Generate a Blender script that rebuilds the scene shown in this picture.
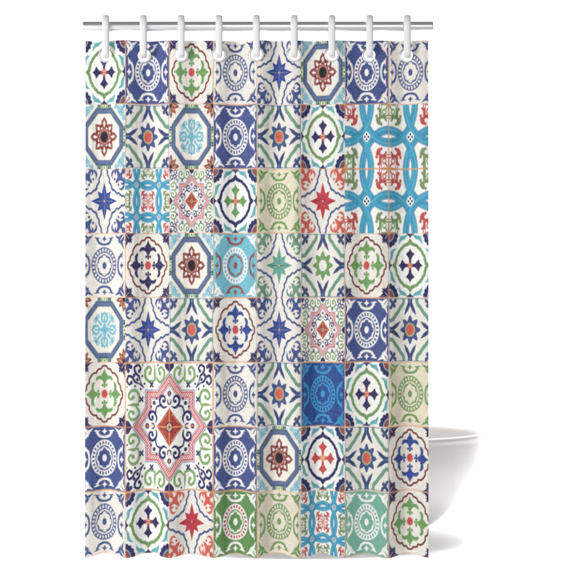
import bpy, bmesh, math, random
import numpy as np
from mathutils import Vector

# ------------------------------------------------------------------ clear
for o in list(bpy.data.objects):
    bpy.data.objects.remove(o, do_unlink=True)
SC = bpy.context.scene
COL = SC.collection
R = math.radians

# scale: one photograph pixel at the curtain's plane = K metres
K = 0.003567
HEM = 0.12
def PX(x): return (x - 286.5) * K
def PZ(y): return HEM + (554.0 - y) * K

# ------------------------------------------------------------------ camera
DIST = 4.5
cam_d = bpy.data.cameras.new('camera')
cam = bpy.data.objects.new('camera', cam_d)
COL.objects.link(cam)
cam.location = (0, -DIST, PZ(286.5))
cam.rotation_euler = (R(90), 0, 0)
cam_d.sensor_width = 36
cam_d.lens = 36 * DIST / (573 * K)
cam_d.clip_end = 200
SC.camera = cam
SC.render.resolution_x = 1024
SC.render.resolution_y = 1024

# ------------------------------------------------------------------ studio light
w = bpy.data.worlds.new('World')
SC.world = w
w.use_nodes = True
bg = w.node_tree.nodes['Background']
bg.inputs[0].default_value = (1.0, 1.0, 1.0, 1)
bg.inputs[1].default_value = 0.27

def area(name, loc, target, size, power, color=(1, 1, 1), sy=None, spread=180):
    l = bpy.data.lights.new(name, 'AREA')
    l.energy = power; l.color = color; l.size = size
    if sy: l.shape = 'RECTANGLE'; l.size_y = sy
    l.spread = R(spread)
    o = bpy.data.objects.new(name, l)
    COL.objects.link(o)
    o.location = loc
    o.rotation_euler = (Vector(target) - Vector(loc)).to_track_quat('-Z', 'Y').to_euler()
    return o
area('key_softbox', (-3.3, -2.9, 1.6), (0, 0, 1.0), 1.0, 110, (1, .99, .98), 2.0)
area('front_softbox', (0.5, -6.2, 2.6), (0, 0, 1.3), 4.6, 100, (.99, .99, 1.0), 3.0)
area('backdrop_lamp', (0, 1.7, 4.6), (0, 3.2, 1.0), 6.0, 88, (1, 1, 1), 1.0, 100)
area('floor_wash', (0.6, 1.0, 4.0), (0.6, .95, 0.0), 5.0, 47, (1, 1, 1), .25, 44)  # added unseen overhead strip, washes the floor to white

area('low_fill', (2.3, 1.75, .36), (.6, .65, .0), .3, 4.5, (1, 1, 1), .3, 80)  # added fill out of frame, lifts the tub's shadow off the floor

SC.view_settings.view_transform = 'Standard'
SC.view_settings.look = 'None'
SC.view_settings.exposure = 0.0
SC.view_settings.gamma = 1.0

# ------------------------------------------------------------------ helpers
def lin(c):
    c = np.asarray(c, float) / 255.0
    return np.where(c <= .04045, c / 12.92, ((c + .055) / 1.055) ** 2.4)

def material(name, rgb=(.8, .8, .8), rough=.5, metal=0.0, coat=0.0, noise=0.0, nscale=40.0, bump=0.0, bscale=300.0):
    m = bpy.data.materials.new(name)
    m.use_nodes = True
    nt = m.node_tree
    b = nt.nodes['Principled BSDF']
    b.inputs['Roughness'].default_value = rough
    b.inputs['Metallic'].default_value = metal
    b.inputs['Coat Weight'].default_value = coat
    tc = nt.nodes.new('ShaderNodeTexCoord')
    n = nt.nodes.new('ShaderNodeTexNoise')
    n.inputs['Scale'].default_value = nscale
    n.inputs['Detail'].default_value = 4
    nt.links.new(tc.outputs['Object'], n.inputs['Vector'])
    mp = nt.nodes.new('ShaderNodeMapRange')
    mp.inputs['To Min'].default_value = 1 - noise
    mp.inputs['To Max'].default_value = 1 + noise
    nt.links.new(n.outputs['Fac'], mp.inputs['Value'])
    mx = nt.nodes.new('ShaderNodeVectorMath'); mx.operation = 'SCALE'
    mx.inputs[0].default_value = rgb
    nt.links.new(mp.outputs[0], mx.inputs['Scale'])
    nt.links.new(mx.outputs[0], b.inputs['Base Color'])
    if bump:
        n2 = nt.nodes.new('ShaderNodeTexNoise')
        n2.inputs['Scale'].default_value = bscale
        nt.links.new(tc.outputs['Object'], n2.inputs['Vector'])
        bp = nt.nodes.new('ShaderNodeBump')
        bp.inputs['Strength'].default_value = bump
        bp.inputs['Distance'].default_value = .001
        nt.links.new(n2.outputs['Fac'], bp.inputs['Height'])
        nt.links.new(bp.outputs[0], b.inputs['Normal'])
    return m

def link(name, me, mat=None, parent=None, smooth=True):
    o = bpy.data.objects.new(name, me)
    COL.objects.link(o)
    if mat: me.materials.append(mat)
    if smooth and len(me.polygons):
        me.polygons.foreach_set('use_smooth', np.ones(len(me.polygons), bool))
    if parent: o.parent = parent
    return o

def pymesh(name, v, f):
    me = bpy.data.meshes.new(name)
    me.from_pydata([tuple(p) for p in v], [], f)
    me.update()
    return me

def sweep(path, frames, section, closed=True):
    """sweep a closed section (list of (a,b)) along path; frames = list of (A,B) unit vectors"""
    v, f = [], []
    n, k = len(path), len(section)
    for p, (A, B) in zip(path, frames):
        for a, b in section:
            v.append(p + A * a + B * b)
    for i in range(n if closed else n - 1):
        j = (i + 1) % n
        for s in range(k):
            t = (s + 1) % k
            f.append((i * k + s, i * k + t, j * k + t, j * k + s))
    return v, f

def tag(o, label=None, cat=None, group=None, kind=None):
    if label: o['label'] = label
    if cat: o['category'] = cat
    if group: o['group'] = group
    if kind: o['kind'] = kind
    return o

# ------------------------------------------------------------------ setting: one white studio sweep
def build_sweep():
    prof = [(-9.0, 0.0), (-4, 0.0), (-1, 0), (1.6, 0.0)]
    for i in range(1, 13):
        a = i / 12 * math.pi / 2
        prof.append((1.6 + 1.6 * math.sin(a), 1.6 - 1.6 * math.cos(a)))
    prof += [(3.2, 3.0), (3.2, 5.0)]
    v, f = [], []
    for y, z in prof:
        v += [(-7, y, z), (7, y, z)]
    for i in range(len(prof) - 1):
        f.append((2 * i, 2 * i + 1, 2 * i + 3, 2 * i + 2))
    m = material('white_paper', (.92, .92, .92), .85, noise=.01, nscale=2)
    o = link('floor', pymesh('floor', v, f), m)
    tag(o, kind='structure')
build_sweep()

# ------------------------------------------------------------------ printed tile motifs
NX, NY = 132, 194          # samples per tile
HX, HY = NX // 2, NY // 2
ux = (np.arange(HX) + .5) / HX
uy = (np.arange(HY) + .5) / HY
QX, QY = np.meshgrid(ux, uy)          # one quadrant, (0..1)
AA = 1.0 / HX * 1.15

C = dict(
    cream=(233, 229, 219), white=(244, 242, 237), sand=(228, 218, 200), mint=(228, 220, 194),
    navy=(42, 46, 104), blue=(46, 72, 150), dblue=(70, 85, 145), steel=(92, 112, 154), slate=(62, 80, 128),
    green=(110, 154, 88), lgreen=(126, 168, 100), olive=(120, 146, 92), sage=(104, 152, 128), leaf=(106, 158, 84), grass=(92, 144, 76), aqua=(112, 176, 156),
    teal=(92, 172, 186), turq=(40, 160, 196), sky=(104, 186, 206), lsky=(120, 186, 208), seafoam=(96, 168, 146),
    red=(206, 74, 70), coral=(214, 92, 78), maroon=(122, 52, 52), brick=(150, 78, 72), ivory=(238, 234, 222), rose=(214, 108, 112),
    orange=(222, 150, 84), peach=(226, 176, 130), black=(26, 28, 30), purple=(52, 42, 96), cyan=(40, 150, 206),
    royal=(36, 78, 150), lemon=(206, 214, 130), crimson=(196, 48, 62), grey=(150, 160, 170), tan=(214, 190, 150),
    pink=(226, 150, 150), rust=(184, 66, 52), lilac=(150, 156, 190))
C = {k: lin(v) for k, v in C.items()}

def smooth_pts(pts, closed=False, n=7):
    P = [np.array(p, float) for p in pts]
    out = []
    N = len(P)
    rng = range(N) if closed else range(N - 1)
    for i in rng:
        if closed:
            a, b, c, d = P[i - 1], P[i], P[(i + 1) % N], P[(i + 2) % N]
        else:
            a, b, c, d = P[max(i - 1, 0)], P[i], P[i + 1], P[min(i + 2, N - 1)]
        for k in range(n):
            t = k / n
            out.append(.5 * ((2 * b) + (c - a) * t + (2 * a - 5 * b + 4 * c - d) * t * t + (3 * b - a - 3 * c + d) * t ** 3))
    if not closed: out.append(P[-1])
    return out

class Tile:
    def __init__(self, base):
        self.img = np.ones((HY, HX, 3)) * C[base]
    def paint(self, f, col, alpha=1.0, swap=True):
        d = f(QX, QY)
        if swap: d = np.minimum(d, f(QY, QX))
        a = np.clip(.5 - d / (2 * AA), 0, 1)[..., None] * alpha
        self.img = self.img * (1 - a) + C[col] * a
        return self
    def disc(self, x, y, r, col, r2=None, **k):
        r2 = r2 or r
        return self.paint(lambda X, Y: (np.hypot((X - x) / r, (Y - y) / r2) - 1) * min(r, r2), col, **k)
    def ring(self, x, y, r, w, col, **k):
        return self.paint(lambda X, Y: np.abs(np.hypot(X - x, Y - y) - r) - w / 2, col, **k)
    def polar(self, fn, col, **k):            # filled shape r<fn(theta)
        def f(X, Y):
            return (np.hypot(X, Y) - fn(np.arctan2(Y, X))) * .8
        return self.paint(f, col, **k)
    def pring(self, fn, w, col, **k):
        def f(X, Y):
            return np.abs(np.hypot(X, Y) - fn(np.arctan2(Y, X))) * .9 - w / 2
        return self.paint(f, col, **k)
    def stroke(self, pts, ws, col, n=6, **k):
        q = smooth_pts(pts, n=n)
        if not hasattr(ws, '__len__'): ws = [ws, ws]
        wi = np.interp(np.linspace(0, 1, len(q)), np.linspace(0, 1, len(ws)), ws) / 2
        def f(X, Y):
            d = np.full(X.shape, 9.0)
            for i in range(len(q) - 1):
                a, b = q[i], q[i + 1]
                e = b - a
                L = max(e @ e, 1e-9)
                t = np.clip(((X - a[0]) * e[0] + (Y - a[1]) * e[1]) / L, 0, 1)
                dd = np.hypot(X - a[0] - t * e[0], Y - a[1] - t * e[1]) - (wi[i] + (wi[i + 1] - wi[i]) * t)
                d = np.minimum(d, dd)
            return d
        return self.paint(f, col, **k)
    def poly(self, pts, col, smooth=False, **k):
        q = smooth_pts(pts, True, 5) if smooth else [np.array(p, float) for p in pts]
        def f(X, Y):
            d = np.full(X.shape, 9.0)
            s = np.zeros(X.shape, bool)
            for i in range(len(q)):
                a, b = q[i - 1], q[i]
                e = b - a
                L = max(e @ e, 1e-9)
                t = np.clip(((X - a[0]) * e[0] + (Y - a[1]) * e[1]) / L, 0, 1)
                d = np.minimum(d, np.hypot(X - a[0] - t * e[0], Y - a[1] - t * e[1]))
                c = ((a[1] > Y) != (b[1] > Y))
                with np.errstate(divide='ignore', invalid='ignore'):
                    xi = a[0] + (Y - a[1]) * e[0] / (e[1] if abs(e[1]) > 1e-12 else 1e-12)
                s ^= c & (X < xi)
            return np.where(s, -d, d)
        return self.paint(f, col, **k)
    def curl(self, cx, cy, r, a0, turns, w, col, tail=None, **k):
        pts = []
        n = 9
        for i in range(n + 1):
            t = i / n
            a = a0 + turns * 2 * math.pi * t
            rr = r * (1 - .72 * t)
            pts.append((cx + rr * math.cos(a), cy + rr * math.sin(a)))
        if tail: pts = list(tail) + pts
        self.stroke(pts, [w * .6, w, w, w], col, n=2, **k)
        e = pts[-1]
        return self.disc(e[0], e[1], w * .75, col, **k)
    def frame(self, col, w=.03, alpha=.8):
        return self.paint(lambda X, Y: 1 - w - np.maximum(X, Y), col, alpha)
    def full(self):
        q = self.img
        h = np.concatenate([q[:, ::-1], q], 1)
        return np.concatenate([h[::-1], h], 0)

def wheel(base, ink, dot=None, ring=None, scal=None, core=None, bud=None, corner=None):
    t = Tile(base)
    ring = ring or ink; dot = dot or base; scal = scal or ink; bud = bud or ink; corner = corner or ink
    t.disc(0, 0, .57, ring).disc(0, 0, .395, base)
    def dots(X, Y):
        th = np.arctan2(Y, X); r = np.hypot(X, Y)
        n = 24
        a = (np.mod(th * n / (2 * math.pi) , 1) - .5) * 2 * math.pi / n * r
        return np.maximum(np.abs(a) - .034, np.abs(r - .483) - .046)
    t.paint(dots, dot, swap=False)
    sc = lambda th: .34 + .0 * th
    fl = lambda th: .255 + .035 * np.abs(np.cos(4 * th)) ** .7
    t.polar(lambda th: .345 + .012 * np.cos(8 * th), scal)
    t.polar(fl, base)
    t.stroke([(0, .20), (.05, .27), (.0, .31)], [.02, .05, .02], base)
    t.disc(0, 0, .135, base).disc(0, 0, .095, core or ink, r2=.11, swap=False)
    # edge fleuron
    t.stroke([(.44, .87), (.33, .84), (.25, .72), (.12, .665), (0, .655)], [.015, .07, .09, .075, .07], bud)
    t.stroke([(.20, .86), (.31, .83), (.36, .78)], [.01, .06, .03], bud)
    t.poly([(0, .93), (.045, .86), (.12, .83), (.05, .80), (0, .74), (-.05, .80), (-.12, .83), (-.045, .86)], bud)
    # corner palmette
    t.stroke([(.98, .98), (.84, .84), (.70, .70)], [.08, .22, .02], corner)
    t.stroke([(.93, .93), (.80, .84), (.66, .86), (.50, .94)], [.06, .11, .09, .01], corner)
    t.stroke([(.92, .78), (.76, .76), (.64, .79)], [.04, .08, .01], corner)
    t.stroke([(.95, .95), (.90, .90), (.80, .78)], [.01, .035, .01], base)
    t.frame(base, .045, 1).frame('peach', .028, .75)
    return t.full()

def cross(frame, crs, heart, quart='brick'):
    t = Tile('white')
    # corner rosettes
    t.disc(1, 1, .36, 'navy')
    for a in (12, 34, 56, 78):
        x, y = 1 - .37 * math.cos(R(a)), 1 - .37 * math.sin(R(a))
        t.disc(x, y, .085, 'navy', swap=False)
    t.ring(1, 1, .25, .05, 'grey').disc(1, 1, .215, quart).disc(1, 1, .06, 'orange')
    # half flower at the edge
    t.poly([(0, .84), (.06, .92), (.16, .95), (.14, 1.05), (-.14, 1.05), (-.16, .95), (-.06, .92)], 'navy')
    # acanthus leaves
    t.stroke([(.13, .95), (.26, .88), (.38, .85), (.47, .78), (.52, .65)], [.03, .12, .13, .09, .005], 'teal')
    t.stroke([(.36, .90), (.44, .90), (.52, .93)], [.06, .06, .01], 'teal', alpha=.7)
    t.stroke([(.20, .90), (.34, .84), (.47, .72)], [.02, .035, .01], 'seafoam', alpha=.8)
    # ogee frame
    P = [(0, .76), (.06, .69), (.19, .64), (.29, .61), (.35, .55), (.41, .52), (.465, .465)]
    t.stroke(P, [.13, .12, .105, .105, .105, .105], frame)
    t.poly([(0, .84), (.06, .70), (-.06, .70)], frame)
    
    # cross
    t.stroke([(0, 0), (0, .25)], [.05, .05], crs)
    t.poly([(0, .54), (.05, .46), (.09, .42), (.18, .38), (.18, .34), (.10, .27), (.055, .20), (.055, .0), (-.055, .0), (-.055, .20), (-.10, .27), (-.18, .34), (-.18, .38), (-.09, .42), (-.05, .46)], crs)
    t.poly([(0, .14), (.14, 0), (0, -.14), (-.14, 0)], heart)
    t.disc(.04, .04, .03, 'peach')
    t.frame('peach', .025, .5)
    return t.full()

def fleur(ink, base='cream', line='maroon', heart='red', corner='purple'):
    t = Tile(base)
    # corner leaves
    t.stroke([(1.02, 1.02), (.84, .84), (.70, .70)], [.12, .17, .01], corner)
    t.stroke([(1.0, 1.0), (.82, .88), (.62, .96)], [.08, .13, .01], corner)
    t.stroke([(.97, .80), (.84, .76), (.80, .68)], [.06, .08, .01], corner)
    t.stroke([(1.0, .88), (.97, .66), (1.0, .5)], [.08, .07, .01], corner)
    t.stroke([(.98, .98), (.84, .84)], [.02, .02], base, alpha=.6)
    # scalloped cartouche
    P = [(0, .875), (.09, .86), (.15, .79), (.26, .77), (.33, .71), (.36, .66), (.47, .65), (.545, .60), (.575, .575)]
    t.stroke(P, .066, line)
    # fleur-de-lis
    t.poly([(0, .79), (.06, .68), (.14, .59), (.12, .51), (.07, .44), (.05, .34), (-.05, .34), (-.07, .44), (-.12, .51), (-.14, .59), (-.06, .68)], ink, True)
    t.stroke([(.02, .37), (.08, .45), (.17, .51), (.26, .515), (.33, .47), (.37, .415)], [.07, .07, .11, .12, .09, .005], ink)
    t.disc(0, .225, .042, ink).disc(.085, .275, .045, ink)
    t.stroke([(0, .22), (0, .36)], .045, ink).stroke([(0, .30), (.08, .28)], .04, ink)
    t.disc(0, 0, .145, 'pink', swap=False).disc(0, 0, .12, heart, swap=False)
    t.frame('orange', .028, .55)
    return t.full()

def star(ink, line, scroll, base='cream'):
    t = Tile(base)
    # wavy quatrefoil line
    P = [(.10, 1.0), (.15, .92), (.145, .84), (.20, .76), (.245, .68), (.235, .60), (.30, .52), (.345, .44), (.36, .38)]
    t.stroke(P, .068, line)
    t.stroke([(.34, .40), (.375, .375)], .06, line)
    # corner scrolls
    t.stroke([(.97, .55), (.88, .66), (.72, .70), (.60, .62), (.56, .55)], [.03, .12, .15, .08, .01], scroll)
    t.stroke([(.98, .90), (.86, .86), (.78, .76), (.70, .72)], [.05, .15, .12, .05], scroll)
    t.stroke([(.40, .70), (.36, .80), (.40, .90), (.50, .97)], [.01, .07, .09, .03], scroll)
    t.stroke([(.56, .80), (.52, .90), (.60, .97), (.74, .98)], [.02, .09, .09, .03], scroll)
    t.disc(.50, .68, .045, scroll).disc(.98, .98, .13, scroll)
    t.stroke([(.98, .72), (.88, .80)], [.02, .04], base)
    # eight-pointed star
    def rad(th):
        a = np.mod(th, math.pi / 2)
        a = np.minimum(a, math.pi / 2 - a)          # 0..45deg
        def edge(p, q):
            p = np.array(p); q = np.array(q); e = q - p
            return (p[0] * e[1] - p[1] * e[0]) / (np.cos(a) * e[1] - np.sin(a) * e[0] + 1e-9)
        v = (.27 * math.cos(R(25)), .27 * math.sin(R(25)))
        return np.where(a < R(25), edge((.60, 0), v), edge(v, (.31, .31)))
    t.polar(rad, ink)
    for a in range(0, 360, 45):
        L = .40 if a % 90 == 0 else .26
        t.stroke([(.05 * math.cos(R(a)), .05 * math.sin(R(a))), (L * math.cos(R(a)), L * math.sin(R(a)))], [.012, .008], 'navy' if ink != 'blue' else 'lilac', alpha=.55)
    t.disc(0, 0, .03, 'peach')
    t.frame('peach', .02, .35)
    return t.full()

def octagon(mid, corner):
    t = Tile('cream')
    # corner ornament
    if corner == 'teal':
        t.curl(.76, .86, .12, 2.2, 1.3, .052, 'lsky')
        t.curl(.58, .93, .085, 1.0, 1.2, .048, 'lsky')
        t.stroke([(.62, .80), (.72, .74), (.80, .66)], [.02, .05, .02], 'lsky')
        t.stroke([(.97, .97), (.84, .84), (.70, .72)], [.04, .06, .02], 'sky')
        t.disc(.94, .94, .06, 'teal')
    else:
        for a, L in ((225, .40), (192, .42), (258, .42)):
            x, y = 1 + L * math.cos(R(a)), 1 + L * math.sin(R(a))
            t.stroke([(1, 1), ((1 + x) / 2, (1 + y) / 2), (x, y)], [.08, .20, .03], 'brick')
            t.stroke([(1 + .35 * (x - 1), 1 + .35 * (y - 1)), (1 + .68 * (x - 1), 1 + .68 * (y - 1))], [.03, .05], 'peach', alpha=.7)
        t.disc(1, 1, .12, 'black')
    o = lambda X, Y: np.maximum(np.maximum(X, Y) * 1.0 - .75, (X + Y) / math.sqrt(2) - .74)
    # green and blue arms running out to the tile edge
    t.paint(lambda X, Y: np.maximum(X - .31, .78 - Y), 'slate')
    t.paint(lambda X, Y: np.maximum(np.abs(X - .25) - .025, .80 - Y), 'sage')
    t.paint(lambda X, Y: np.maximum(X - .17, .85 - Y), 'lemon', alpha=.9)
    t.stroke([(0, .86), (.10, .93), (.16, 1.0)], [.03, .03], 'green').disc(0, .96, .07, 'white').disc(0, .96, .04, 'leaf')
    # octagon band
    t.paint(lambda X, Y: np.abs(o(X, Y) - .045) - .098, 'slate')
    t.paint(lambda X, Y: np.abs(o(X, Y) - .045) - .055, 'steel')
    t.paint(lambda X, Y: np.abs(o(X, Y) - .145) - .012, 'sage', alpha=.8)
    t.paint(lambda X, Y: o(X, Y) + .03, 'ivory')
    t.paint(lambda X, Y: np.abs(o(X, Y) + .055) - .007, 'tan', alpha=.5)
    if mid == 'rosette':
        for a in (0, 45, 90):
            ca, sa = math.cos(R(a)), math.sin(R(a))
            L = .62 if a != 45 else .56
            P = lambda r: (r * ca, r * sa)
            Q = lambda r, s: (r * ca - s * sa, r * sa + s * ca)
            t.poly([P(L), Q(L - .07, .07), Q(L - .15, .135), Q(.33, .12), P(.2), Q(.33, -.12), Q(L - .15, -.135), Q(L - .07, -.07)], 'brick')
            t.poly([P(L - .12), Q(L - .19, .045), Q(L - .23, .035), P(.31), Q(L - .23, -.035), Q(L - .19, -.045)], 'white', True)
        for a in (22.5, 67.5):
            t.disc(.36 * math.cos(R(a)), .36 * math.sin(R(a)), .05, 'maroon')
        t.disc(0, 0, .27, 'brick')
        t.ring(0, 0, .215, .03, 'pink', alpha=.7)
        t.disc(0, 0, .165, 'black')
    else:
        for a in (0, 90):
            ca, sa = math.cos(R(a)), math.sin(R(a))
            Q = lambda r, s: (r * ca - s * sa, r * sa + s * ca)
            t.stroke([Q(.04, 0), Q(.25, 0)], [.10, .05], 'sky')
            t.stroke([Q(.22, 0), Q(.28, .10), Q(.38, .13), Q(.46, .08), Q(.54, .0)], [.05, .075, .08, .075, .04], 'lsky', alpha=1)
            t.stroke([Q(.22, 0), Q(.28, -.10), Q(.38, -.13), Q(.46, -.08), Q(.54, .0)], [.05, .075, .08, .075, .04], 'lsky', alpha=1)
            t.stroke([Q(.30, 0), Q(.42, 0)], [.06, .04], 'sky')
            t.disc(*Q(.50, .12), .035, 'sky').disc(*Q(.50, -.12), .035, 'sky')
        t.stroke([(.06, .06), (.22, .22), (.38, .38)], [.12, .08, .05], 'sky')
        t.curl(.29, .40, .085, .4, 1.0, .045, 'lsky')
        t.disc(.37, .37, .045, 'turq', alpha=.8)
        t.disc(0, 0, .15, 'sky')
        t.disc(.11, .11, .03, 'white')
    return t.full()

def flower(ring='slate', heart='coral', rays='dblue', inner='sage'):
    t = Tile('cream')
    # green ribbons
    P = [(.33, 1.02), (.29, .92), (.33, .80), (.44, .70), (.52, .60), (.56, .56)]
    t.stroke(P, .125, 'sage')
    t.stroke(P, .02, 'seafoam', alpha=.8)
    # split leaves
    t.stroke([(0, 1.0), (.02, .88), (.05, .76)], [.22, .15, .08], 'royal')
    t.stroke([(.03, .90), (.07, .76), (.15, .62), (.26, .46)], [.08, .13, .13, .015], 'slate')
    t.stroke([(.04, .88), (.09, .72), (.17, .60)], [.02, .03, .01], 'navy')
    t.stroke([(0, .98), (0, .84)], [.03, .01], 'teal')
    # corner trefoil
    t.stroke([(1.0, 1.0), (.86, .86), (.78, .78)], [.08, .10, .04], 'slate')
    t.stroke([(.96, .95), (.84, .84), (.70, .90), (.66, .98)], [.06, .08, .12, .03], 'slate')
    t.stroke([(.80, .80), (.72, .76), (.74, .70)], [.06, .08, .02], 'slate')
    # blossom
    t.polar(lambda th: .30 + .15 * np.abs(np.cos(4 * th)) ** 2.2, rays)
    t.disc(0, 0, .285, ring).disc(0, 0, .23, inner).disc(0, 0, .20, 'tan' if heart != 'cream' else 'sage').disc(0, 0, .175, heart, swap=False)
    t.frame('slate', .045, .75).frame('cream', .02, .9)
    return t.full()

def knot(detail=True):
    t = Tile('white')
    edge = lambda X: 0
    cen = [(0, 0), (1, 0), (0, 1), (1, 1)]
    rr = lambda X, Y, c: np.hypot(X - c[0], Y - c[1]) - .597
    for c in cen:
        t.paint(lambda X, Y: np.abs(rr(X, Y, c)) - .074, 'royal', alpha=.6, swap=False)
        t.paint(lambda X, Y: np.abs(rr(X, Y, c)) - .062, 'turq', swap=False)
        t.paint(lambda X, Y: np.abs(rr(X, Y, c) - .020) - .006, 'sky', alpha=.8, swap=False)
        t.paint(lambda X, Y: np.abs(rr(X, Y, c) + .022) - .005, 'royal', alpha=.30, swap=False)
    # over and under: each ring passes over on one side of every crossing
    for c, test in (((0, 0), lambda X, Y: Y - X), ((1, 1), lambda X, Y: X - Y)):
        t.paint(lambda X, Y: np.maximum(np.abs(rr(X, Y, c)) - .062, test(X, Y)), 'turq', swap=False)
        t.paint(lambda X, Y: np.maximum(np.abs(rr(X, Y, c) - .020) - .006, test(X, Y)), 'sky', alpha=.8, swap=False)
    t.poly([(.5, .585), (.57, .5), (.5, .415), (.43, .5)], 'white', True)
    for d in ((0, .045), (.035, 0), (0, -.045), (-.035, 0)):
        t.disc(.5 + d[0], .5 + d[1], .016, 'navy')
    def emblem(cx, cy, a, b):
        def F(fn): return lambda X, Y: fn(np.abs(X - cx) / 1.08, np.abs(Y - cy) / 1.12)
        box = lambda u, v, h, w: np.abs(np.maximum(u, v) - h) - w
        seg = lambda u, v, x0, y0, x1, y1, w: (lambda tt: np.hypot(u - x0 - tt * (x1 - x0), v - y0 - tt * (y1 - y0)) - w)(np.clip(((u - x0) * (x1 - x0) + (v - y0) * (y1 - y0)) / ((x1 - x0) ** 2 + (y1 - y0) ** 2), 0, 1))
        cap = lambda u, v, x, y, r: np.hypot(u - x, v - y) - r
        t.paint(F(lambda u, v: box(u, v, .175, .024)), a)
        for x, y, r in ((.235, .215, .036), (.20, .255, .034), (.255, .165, .026), (.155, .275, .024)):
            t.paint(F(lambda u, v: np.minimum(cap(u, v, x, y, r), cap(u, v, y, x, r) if False else 9.0)), a, swap=False)
        t.paint(F(lambda u, v: np.minimum(seg(u, v, .17, .17, .23, .25, .024), seg(u, v, .175, .10, .225, .06, .018))), a, swap=False)
        t.paint(F(lambda u, v: seg(u, v, .10, .175, .06, .225, .018)), a, swap=False)
        t.paint(F(lambda u, v: np.minimum(seg(u, v, 0, 0, .0, .17, .016), seg(u, v, 0, 0, .17, .0, .016))), a, swap=False)
        t.paint(F(lambda u, v: np.minimum(np.abs(np.hypot(u - .095, v - .105) - .035) - .011, seg(u, v, .03, .03, .075, .08, .014))), b, swap=False)
        t.paint(F(lambda u, v: np.maximum(np.abs(u - .175) - .010, v - .05)), 'white', swap=False)
        t.paint(F(lambda u, v: np.maximum(np.abs(v - .175) - .010, u - .05)), 'white', swap=False)
        t.paint(F(lambda u, v: u + v - .055), 'orange', swap=False)
    emblem(0, 0, 'brickred', 'brickred')
    emblem(1, 1, 'brickred', 'brickred')
    emblem(1, 0, 'olive', 'leaf')
    emblem(0, 1, 'olive', 'leaf')
    return t

C['brickred'] = lin((198, 74, 70))

def medallion(small=False):
    t = Tile('white')
    t.stroke([(.60, .60), (.66, .68)], [.02, .03], 'navy').disc(.58, .66, .02, 'navy')
    t.disc(.27, .95, .018, 'navy').disc(.62, .955, .018, 'lgreen').disc(.05, .80, .02, 'lgreen')
    # outer scrolls
    G = 'lgreen' if not small else 'green'
    t.stroke([(.36, .71), (.46, .69), (.555, .75), (.56, .86), (.49, .92), (.43, .88), (.46, .82)], [.03, .05, .05, .05, .045, .04, .04], G)
    t.stroke([(.32, .76), (.22, .69), (.13, .75), (.12, .86), (.19, .92), (.25, .88), (.22, .82)], [.03, .05, .05, .05, .045, .04, .04], G)
    t.stroke([(.34, .71), (.345, .82), (.34, .95)], [.03, .05, .01], G)
    t.disc(.46, .82, .032, G).disc(.22, .82, .032, G)
    t.stroke([(.67, .70), (.70, .78), (.77, .84), (.79, .92), (.71, .955), (.66, .90), (.69, .86)], [.02, .04, .045, .045, .04, .04, .03], 'navy')
    t.disc(.69, .86, .03, 'navy')
    t.disc(.80, .80, .03, 'navy').disc(.73, .73, .028, 'navy').disc(.87, .93, .035, 'navy').disc(.63, .78, .02, 'navy')
    t.poly([(0, .84), (.10, .92), (.12, 1.05), (-.12, 1.05), (-.10, .92)], 'navy')
    t.stroke([(.39, .615), (.45, .675)], .032, 'navy').stroke([(.39, .675), (.45, .615)], .032, 'navy')
    t.disc(.97, .97, .09, 'navy')
    # star band
    s = lambda X, Y: np.minimum((X + Y - .86) / math.sqrt(2), np.maximum(X, Y) - .57)
    t.paint(lambda X, Y: s(X, Y), 'lilac')
    t.paint(lambda X, Y: s(X, Y) + .022, 'white')
    t.paint(lambda X, Y: s(X, Y) + .030, 'rose')
    t.paint(lambda X, Y: np.maximum(np.abs(s(X, Y) + .083) - .030, np.abs(np.mod((X - Y) * 20, 1) - .5) / 20 - .0105), 'white', alpha=.8, swap=False)
    t.paint(lambda X, Y: np.abs(s(X, Y) + .042) - .008, 'red', alpha=.8)
    t.paint(lambda X, Y: np.abs(s(X, Y) + .124) - .008, 'red', alpha=.8)
    t.paint(lambda X, Y: s(X, Y) + .134, 'white')
    t.paint(lambda X, Y: s(X, Y) + .142, 'lilac')
    t.paint(lambda X, Y: s(X, Y) + .158, 'white')
    # inner scrolls
    t.stroke([(.06, .32), (.13, .30), (.20, .34), (.225, .41), (.18, .475), (.11, .465), (.10, .40), (.14, .39)], [.02, .04, .045, .045, .045, .04, .035, .035], 'navy')
    t.disc(.14, .40, .028, 'navy')
    t.stroke([(.18, .33), (.25, .32), (.30, .30)], [.035, .035, .03], 'navy')
    t.disc(.36, .36, .035, 'navy').disc(0, .52, .045, 'navy').disc(0, .52, .018, 'rose')
    t.disc(.30, .43, .02, 'navy').disc(.22, .47, .016, 'navy')
    t.stroke([(.04, .42), (.03, .37), (.0, .35)], [.02, .03, .02], 'navy')
    # heart
    t.poly([(0, .30), (.285, 0), (0, -.30), (-.285, 0)], 'rust')
    t.paint(lambda X, Y: np.maximum(X + Y - .26, np.abs(np.mod((X + Y) * 16, 1) - .5) / 16 - .008), 'maroon', alpha=.5, swap=False)
    t.stroke([(.06, .20), (.20, .06)], .012, 'peach', alpha=.6)
    t.disc(0, 0, .085, 'navy').disc(0, 0, .06, 'peach').disc(0, 0, .028, 'navy')
    t.stroke([(0, .085), (0, .28)], .02, 'orange')
    t.frame('orange', .022, .8)
    return t

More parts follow.
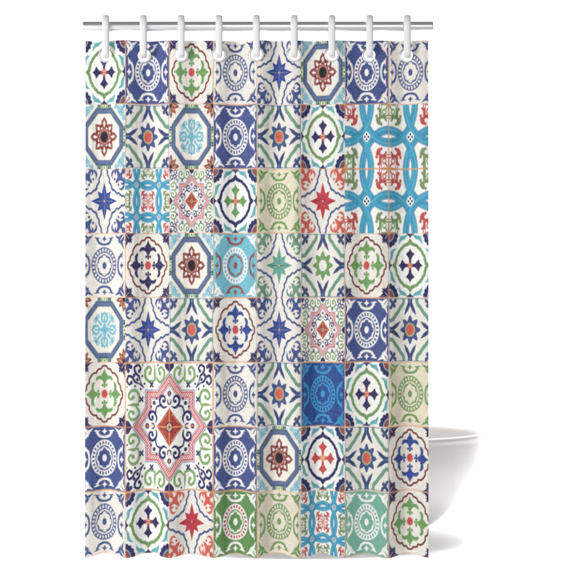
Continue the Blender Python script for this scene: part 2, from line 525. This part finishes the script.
cache = {}
def get(code):
    if code in cache: return cache[code]
    k = code
    if k == 'Bb': r = wheel('dblue', 'white')
    elif k == 'Bc': r = wheel('cream', 'dblue')
    elif k == 'Bs': r = wheel('sky', 'white', dot='lsky', ring='white', scal='brick', core='brick', bud='brick', corner='white')
    elif k == 'Bg': r = wheel('mint', 'green')
    elif k == 'Bh': r = wheel('sand', 'green')
    elif k == 'Bl': r = wheel('royal', 'cyan')
    elif k == 'BG': r = wheel('grass', 'white', dot='crimson')
    elif k == 'Bt': r = wheel('aqua', 'white')
    elif k == 'Ag': r = cross('green', 'purple', 'red')
    elif k == 'An': r = cross('navy', 'leaf', 'red')
    elif k == 'Ar': r = cross('navy', 'red', 'orange')
    elif k == 'Cg': r = fleur('leaf')
    elif k == 'Cb': r = fleur('blue')
    elif k == 'Cn': r = fleur('purple')
    elif k == 'Db': r = star('blue', 'dblue', 'dblue')
    elif k == 'Dr': r = star('crimson', 'dblue', 'coral')
    elif k == 'Dg': r = star('seafoam', 'dblue', 'sage')
    elif k == 'Er': r = octagon('rosette', 'teal')
    elif k == 'Es': r = octagon('flake', 'brick')
    elif k == 'Fb': r = flower()
    elif k == 'Fg': r = flower('leaf', 'cream', 'leaf', 'lgreen')
    elif k == 'G': r = knot().full()
    elif k == 'H': r = medallion(True).full()
    cache[k] = r
    return r

LAYOUT = [
    'Ag Bb Cg Bc Db Er Bb Bc',
    'Er Fb Es Bb Fb Ag G00 G01',
    'Db G H An Bg Dr G10 G11',
    'Bc Cn Er Bs Dg Fg Cg Ag',
    'Es Db Fb Cb Db H Bb Fb',
    'Cg H00 H01 Bc Fb Bl Ag Bg',
    'Bb H10 H11 Bb Er Ar Fb Cb',
    'Bc Ag Dr BG Bh G Bt Cg']

def big(kind):
    """a motif spread over two by two tiles, drawn at twice the sample density"""
    global QX, QY, HX, HY, AA
    sv = (QX, QY, HX, HY, AA)
    HX, HY = NX, NY
    a = (np.arange(HX) + .5) / HX; b = (np.arange(HY) + .5) / HY
    QX, QY = np.meshgrid(a, b); AA = 1.0 / HX * 1.15
    t = knot() if kind == 'G' else medallion()
    if kind == 'G':
        t.paint(lambda X, Y: X - .012, 'orange', alpha=.8)
    else:
        t.paint(lambda X, Y: X - .009, 'orange', alpha=.6)
    r = t.full()
    QX, QY, HX, HY, AA = sv
    return r
BIG = {'G': big('G'), 'H': big('H')}

rows = []
for line in LAYOUT:
    r = []
    for code in line.split():
        if len(code) == 3:
            i, j = int(code[1]), int(code[2])
            im = BIG[code[0]]
            # image rows run upward from the bottom: tile row 0 is the upper half
            lo = NY if i == 0 else 0
            r.append(im[lo:lo + NY, j * NX:(j + 1) * NX])
        else:
            r.append(get(code))
    rows.append(np.concatenate(r, 1))
PRINT = np.concatenate(rows[::-1], 0)        # row index grows with height

# tile grid in photograph pixels
TX0, TPX = 82.0, 43.8
TY0, TPY = 40.0, 64.42
W = NX * 8; H = NY * 8
gx = TX0 + (np.arange(W) + .5) * TPX / NX
gy = TY0 + 8 * TPY - (np.arange(H) + .5) * TPY / NY
kx = (gx >= 85.4) & (gx <= 428.2)
ky = gy >= 40.6
PRINT = PRINT[ky][:, kx]
gx = gx[kx]; gy = gy[ky]

# print wear: slight patchy fading and speckle of the glaze print
rng = np.random.default_rng(4)
def vnoise(h, w, ch, cw):
    g = rng.random((ch + 2, cw + 2))
    y = np.linspace(0, ch, h); x = np.linspace(0, cw, w)
    yi = y.astype(int); xi = x.astype(int)
    fy = (y - yi)[:, None]; fx = (x - xi)[None]
    fy = fy * fy * (3 - 2 * fy); fx = fx * fx * (3 - 2 * fx)
    a = g[yi][:, xi]; b = g[yi][:, xi + 1]; c = g[yi + 1][:, xi]; d = g[yi + 1][:, xi + 1]
    return (a * (1 - fx) + b * fx) * (1 - fy) + (c * (1 - fx) + d * fx) * fy
hh, ww = PRINT.shape[:2]
sp = vnoise(hh, ww, 620, 420) * .5 + vnoise(hh, ww, 240, 160) * .5
pt = vnoise(hh, ww, 40, 28)
fac = (1 + (sp - .5) * .22 + (pt - .5) * .06)[..., None]
lift = ((vnoise(hh, ww, 420, 300) - .5) * .035)[..., None]
grey = (PRINT @ np.array([.2126, .7152, .0722]))[..., None]
PRINT = (PRINT * .88 + grey * .12) * .97
PRINT = np.clip(PRINT * fac + lift * (1 - PRINT), .004, .93)

# ------------------------------------------------------------------ curtain geometry
RINGS = [105.7 + 37.7 * i for i in range(9)]
RY = 55.0

def fold(xpx, z):
    """depth (metres) of the cloth, negative is towards the camera"""
    zt = PZ(40.6)
    h = np.clip((zt - z) / (zt - HEM), 0, 1)
    ph = 2 * math.pi * (xpx - 82.0) / 43.3
    drift = .55 * np.sin(h * 2.1 + xpx * .021) - .3 * h
    amp = .0085 + .0075 * h ** .8
    amp = amp * (1 + .35 * np.sin(xpx * .047 + 1.3))
    y = -amp * np.cos(ph + drift * (1 - h * .8))
    y += -.0016 * (1 - h) ** 2 * np.cos(2 * math.pi * (xpx - RINGS[0]) / 37.7)
    y += .0022 * np.sin(xpx * .33 + h * 5) * h * (1 - h) + .0035 * np.sin(xpx * .085 - h * 3.0 + 1)
    return y

def hemdrop(xpx, z):
    h = np.clip((PZ(40.6) - z) / (PZ(40.6) - HEM), 0, 1)
    return (-.0052 * np.cos(2 * math.pi * (xpx - 84.0) / 43.3) - .0015) * h ** 6

def cloth(xs, ys, back=0.0):
    X, Yp = np.meshgrid(xs, ys)
    Z = PZ(Yp)
    D = fold(X, Z) + back
    Z2 = Z + hemdrop(X, Z)
    co = np.stack([PX(X), D, Z2], -1).reshape(-1, 3)
    h, w_ = X.shape
    idx = np.arange(h * w_).reshape(h, w_)
    q = np.stack([idx[:-1, :-1], idx[:-1, 1:], idx[1:, 1:], idx[1:, :-1]], -1).reshape(-1, 4)
    cx = (X[:-1, :-1] + X[1:, 1:]) / 2; cy = (Yp[:-1, :-1] + Yp[1:, 1:]) / 2
    keep = np.ones(cx.shape, bool)
    for rx in RINGS:
        keep &= np.hypot(cx - rx, cy - RY) > 6.0
    q = q[keep.reshape(-1)]
    return co, q

def fast_mesh(name, co, q):
    me = bpy.data.meshes.new(name)
    me.vertices.add(len(co)); me.vertices.foreach_set('co', co.astype(np.float32).ravel())
    n = len(q)
    me.loops.add(n * 4); me.loops.foreach_set('vertex_index', q.astype(np.int32).ravel())
    me.polygons.add(n)
    me.polygons.foreach_set('loop_start', np.arange(0, n * 4, 4, dtype=np.int32))
    me.update(calc_edges=True)
    return me

def cloth_material(name, use_print):
    m = bpy.data.materials.new(name)
    m.use_nodes = True
    nt = m.node_tree; b = nt.nodes['Principled BSDF']
    b.inputs['Roughness'].default_value = .62
    b.inputs['Specular IOR Level'].default_value = .30
    b.inputs['Sheen Weight'].default_value = .05
    tc = nt.nodes.new('ShaderNodeTexCoord')
    if use_print:
        at = nt.nodes.new('ShaderNodeVertexColor'); at.layer_name = 'print'
        nt.links.new(at.outputs['Color'], b.inputs['Base Color'])
    else:
        b.inputs['Base Color'].default_value = (.80, .80, .79, 1)
    # plain weave
    wv = []
    for d in ('X', 'Z'):
        x = nt.nodes.new('ShaderNodeTexWave'); x.wave_type = 'BANDS'; x.bands_direction = d
        x.inputs['Scale'].default_value = 120; x.inputs['Distortion'].default_value = 1.5
        nt.links.new(tc.outputs['Object'], x.inputs['Vector']); wv.append(x)
    ad = nt.nodes.new('ShaderNodeMath'); ad.operation = 'ADD'
    nt.links.new(wv[0].outputs['Fac'], ad.inputs[0]); nt.links.new(wv[1].outputs['Fac'], ad.inputs[1])
    n2 = nt.nodes.new('ShaderNodeTexNoise'); n2.inputs['Scale'].default_value = 7; n2.inputs['Detail'].default_value = 3
    mpg = nt.nodes.new('ShaderNodeMapping'); mpg.inputs['Scale'].default_value = (1.6, 1, .35)
    nt.links.new(tc.outputs['Object'], mpg.inputs['Vector']); nt.links.new(mpg.outputs[0], n2.inputs['Vector'])
    b1 = nt.nodes.new('ShaderNodeBump'); b1.inputs['Strength'].default_value = .25; b1.inputs['Distance'].default_value = .0006
    b2 = nt.nodes.new('ShaderNodeBump'); b2.inputs['Strength'].default_value = 1.0; b2.inputs['Distance'].default_value = .022
    nt.links.new(ad.outputs[0], b1.inputs['Height']); nt.links.new(n2.outputs['Fac'], b2.inputs['Height'])
    nt.links.new(b1.outputs[0], b2.inputs['Normal']); nt.links.new(b2.outputs[0], b.inputs['Normal'])
    return m

curtain = bpy.data.objects.new('shower_curtain', None)
COL.objects.link(curtain)
tag(curtain, 'fabric shower curtain printed with a patchwork of colourful patterned tiles, hanging from nine white rings', 'shower curtain')

co, q = cloth(gx, gy)
me = fast_mesh('fabric_panel', co, q)
att = me.color_attributes.new('print', 'FLOAT_COLOR', 'POINT')
rgba = np.ones((len(co), 4), np.float32); rgba[:, :3] = PRINT.reshape(-1, 3)
att.data.foreach_set('color', rgba.ravel())
link('fabric_panel', me, cloth_material('printed_fabric', True), curtain)

co2, q2 = cloth(np.linspace(gx[0], gx[-1], 420), np.linspace(gy[0], gy[-1], 640), .0012)
link('lining', fast_mesh('lining', co2, q2[:, ::-1]), cloth_material('plain_fabric', False), curtain)

# eyelets
m_metal = material('nickel', (.62, .62, .63), .28, 1.0, noise=.02, nscale=60)
def torus(major, minor_r, minor_y, n=56, k=14):
    path, fr = [], []
    for i in range(n):
        a = 2 * math.pi * i / n
        d = Vector((math.cos(a), 0, math.sin(a)))
        path.append(d * major); fr.append((d, Vector((0, 1, 0))))
    sec = [(minor_r * math.cos(2 * math.pi * j / k), minor_y * math.sin(2 * math.pi * j / k)) for j in range(k)]
    return sweep(path, fr, sec)
v, f = torus(6.75 * K, 1.0 * K, .0032)
g_me = pymesh('eyelet', v, f)
for i, rx in enumerate(RINGS):
    z = PZ(RY)
    y0 = float(fold(np.array(rx), np.array(z)))
    o = link('eyelet', g_me, m_metal if i == 0 else None, curtain)
    o.location = (PX(rx), y0, z)

# ------------------------------------------------------------------ rod
m_rod = material('brushed_chrome', (.80, .80, .81), .30, 1.0, noise=.015, nscale=30)
ROD_R = 5.1 * K
ROD_Z = PZ(26.7)
def build_rod():
    L0, L1 = PX(83.3), PX(432.8)
    xs = [L0, L0 + .0006, L0 + .0016, L0 + .003, L1 - .003, L1 - .0016, L1 - .0006, L1]
    rs = [ROD_R - .0022, ROD_R - .0009, ROD_R - .0003, ROD_R, ROD_R, ROD_R - .0003, ROD_R - .0009, ROD_R - .0022]
    # hollow tube: outside, then back along the bore
    xs2 = xs + [L1, L0]; rs2 = rs + [ROD_R - .0026, ROD_R - .0026]
    v, f = [], []
    k = 64
    for x, r in zip(xs2, rs2):
        for j in range(k):
            a = 2 * math.pi * j / k
            v.append((x, r * math.cos(a), r * math.sin(a)))
    n = len(xs2)
    for i in range(n):
        ii = (i + 1) % n
        for j in range(k):
            jj = (j + 1) % k
            f.append((i * k + j, i * k + jj, ii * k + jj, ii * k + j))
    root = bpy.data.objects.new('curtain_rod', None)
    COL.objects.link(root); root.location = (0, 0, ROD_Z)
    tag(root, 'round polished metal rod running level through the white rings above the curtain', 'curtain rod')
    o = link('tube', pymesh('tube', v, f), m_rod, root)
    for s, x in ((-1, L0), (1, L1)):
        bm = bmesh.new()
        bmesh.ops.create_cone(bm, segments=48, radius1=ROD_R - .0028, radius2=ROD_R - .0028, depth=.004, cap_ends=True)
        bmesh.ops.bevel(bm, geom=[e for e in bm.edges if len(e.link_faces) == 2 and e.calc_face_angle() > 1], offset=.0008, segments=2, affect='EDGES')
        me = bpy.data.meshes.new('end_plug'); bm.to_mesh(me); bm.free()
        p = link('end_plug', me, m_metal, root, smooth=False)
        p.location = (x - s * .004, 0, 0); p.rotation_euler = (0, R(90), 0)
build_rod()

# ------------------------------------------------------------------ rings
m_ring = material('white_plastic', (.80, .80, .80), .42, 0.0, coat=.12, noise=.01, nscale=20)
def ring_mesh():
    top = ROD_Z                      # centre of the upper bend = rod axis
    zb = PZ(53.4)                    # centre of the lower bend
    ry = .0285                       # half depth of the loop
    path, fr = [], []
    n = 26
    X = Vector((1, 0, 0))
    def add(y, z, ny, nz):
        path.append(Vector((0, y, z - top))); fr.append((X, Vector((0, ny, nz))))
    hz_t = PZ(15.0) - top - .0078
    hz_b = zb - PZ(58.4) - .0078
    for i in range(n + 1):
        a = math.pi * i / n          # front (-y) over the top to the back
        y, z = -math.cos(a), math.sin(a)
        add(ry * y, top + hz_t * z, y, z)
    m = 8
    for i in range(1, m):
        add(ry, top + (zb - top) * i / m, 1, 0)
    for i in range(n + 1):
        a = math.pi * i / n
        y, z = math.cos(a), -math.sin(a)
        add(ry * y, zb + hz_b * z, y, z)
    for i in range(1, m):
        add(-ry, zb + (top - zb) * i / m, -1, 0)
    k = 20
    hw, ht = 3.45 * K, .0078
    sec = []
    for j in range(k):
        a = 2 * math.pi * j / k
        ca, sa = math.cos(a), math.sin(a)
        e = 2 / 2.4
        sec.append((hw * math.copysign(abs(ca) ** e, ca), ht * math.copysign(abs(sa) ** e, sa)))
    v, f = sweep(path, fr, sec)
    return pymesh('curtain_ring', v, f)
r_me = ring_mesh()
where = ['leftmost white plastic curtain ring, hooked above the tile with a green-framed dark cross',
         'white curtain ring second from left, above the first dark blue wheel tile',
         'white curtain ring third from left, above the tile with green fleurs in a maroon outline',
         'white curtain ring fourth from left, above the cream tile with a blue wheel',
         'middle white curtain ring, fifth from either end of the rod',
         'white curtain ring sixth from left, between the blue star tile and the maroon rosette tile',
         'white curtain ring third from right, above the right side of the maroon rosette tile',
         'white curtain ring second from right, above the right-hand dark blue wheel tile',
         'rightmost white curtain ring, nearest the right end of the rod']
for i, rx in enumerate(RINGS):
    o = bpy.data.objects.new('curtain_ring', r_me)
    COL.objects.link(o)
    if i == 0:
        r_me.materials.append(m_ring)
        r_me.polygons.foreach_set('use_smooth', np.ones(len(r_me.polygons), bool))
    z = PZ(RY)
    o.location = (PX(rx), 0, ROD_Z)
    o.rotation_euler = (0, 0, -math.atan2(PX(rx), DIST) + R(random.Random(i + 3).uniform(-3, 3)))
    tag(o, where[i], 'curtain ring', 'white rings holding the curtain on the rod')

# ------------------------------------------------------------------ bathtub
def build_tub():
    cy = .90
    cx = .058
    a, b = .80, .38
    zr = .455
    N = 120
    # profile: (scale of length, scale of width, height) outer from floor to rim, then inner down to the bottom
    prof = []
    outer = [(.46, .44, .0), (.50, .48, .004)]
    KZ = [.010, .057, .126, .203, .310, .380, .425]
    KS = [.560, .690, .805, .888, .960, .980, .987]
    KW = [.540, .670, .790, .878, .955, .978, .986]
    from_pts = smooth_pts([(z_, s_) for z_, s_ in zip(KZ, KS)], n=5)
    from_w = smooth_pts([(z_, s_) for z_, s_ in zip(KZ, KW)], n=5)
    for p_, q_ in zip(from_pts, from_w):
        outer.append((p_[1], q_[1], p_[0]))
    prof += outer
    prof += [(.989, .987, zr - .026), (.993, .991, zr - .020), (.995, .993, zr - .012), (.994, .992, zr - .005), (.989, .984, zr - .001),
             (.982, .964, zr), (.972, .944, zr - .002), (.965, .930, zr - .010), (.960, .920, zr - .022)]
    for i in range(1, 12):
        t = i / 11
        prof.append((.955 - .48 * t ** 1.8, .91 - .42 * t ** 1.8, zr - .03 - (zr - .10) * math.sin(t * math.pi / 2)))
    prof += [(.30, .30, .066), (.1, .1, .064)]
    v, f = [], []
    for sx, sy, z in prof:
        for j in range(N):
            t = 2 * math.pi * j / N
            ct, st = math.cos(t), math.sin(t)
            e = 2 / 2.15
            v.append((a * sx * math.copysign(abs(ct) ** e, ct), b * sy * math.copysign(abs(st) ** e, st), z))
    for i in range(len(prof) - 1):
        for j in range(N):
            jj = (j + 1) % N
            f.append((i * N + j, i * N + jj, (i + 1) * N + jj, (i + 1) * N + j))
    f.append(tuple(range(N))[::-1])
    f.append(tuple((len(prof) - 1) * N + j for j in range(N)))
    m = material('glossy_acrylic', (.50, .487, .48), .30, 0, coat=.3, noise=.008, nscale=3)
    root = bpy.data.objects.new('bathtub', None)
    COL.objects.link(root); root.location = (cx, cy, 0.002)
    tag(root, 'white oval freestanding bathtub standing behind the curtain', 'bathtub')
    link('basin', pymesh('basin', v, f), m, root)
    bm = bmesh.new()
    bmesh.ops.create_cone(bm, segments=40, radius1=.032, radius2=.026, depth=.006, cap_ends=True)
    me = bpy.data.meshes.new('drain'); bm.to_mesh(me); bm.free()
    d = link('drain', me, m_metal, root, smooth=False); d.location = (0, 0, .067)
build_tub()
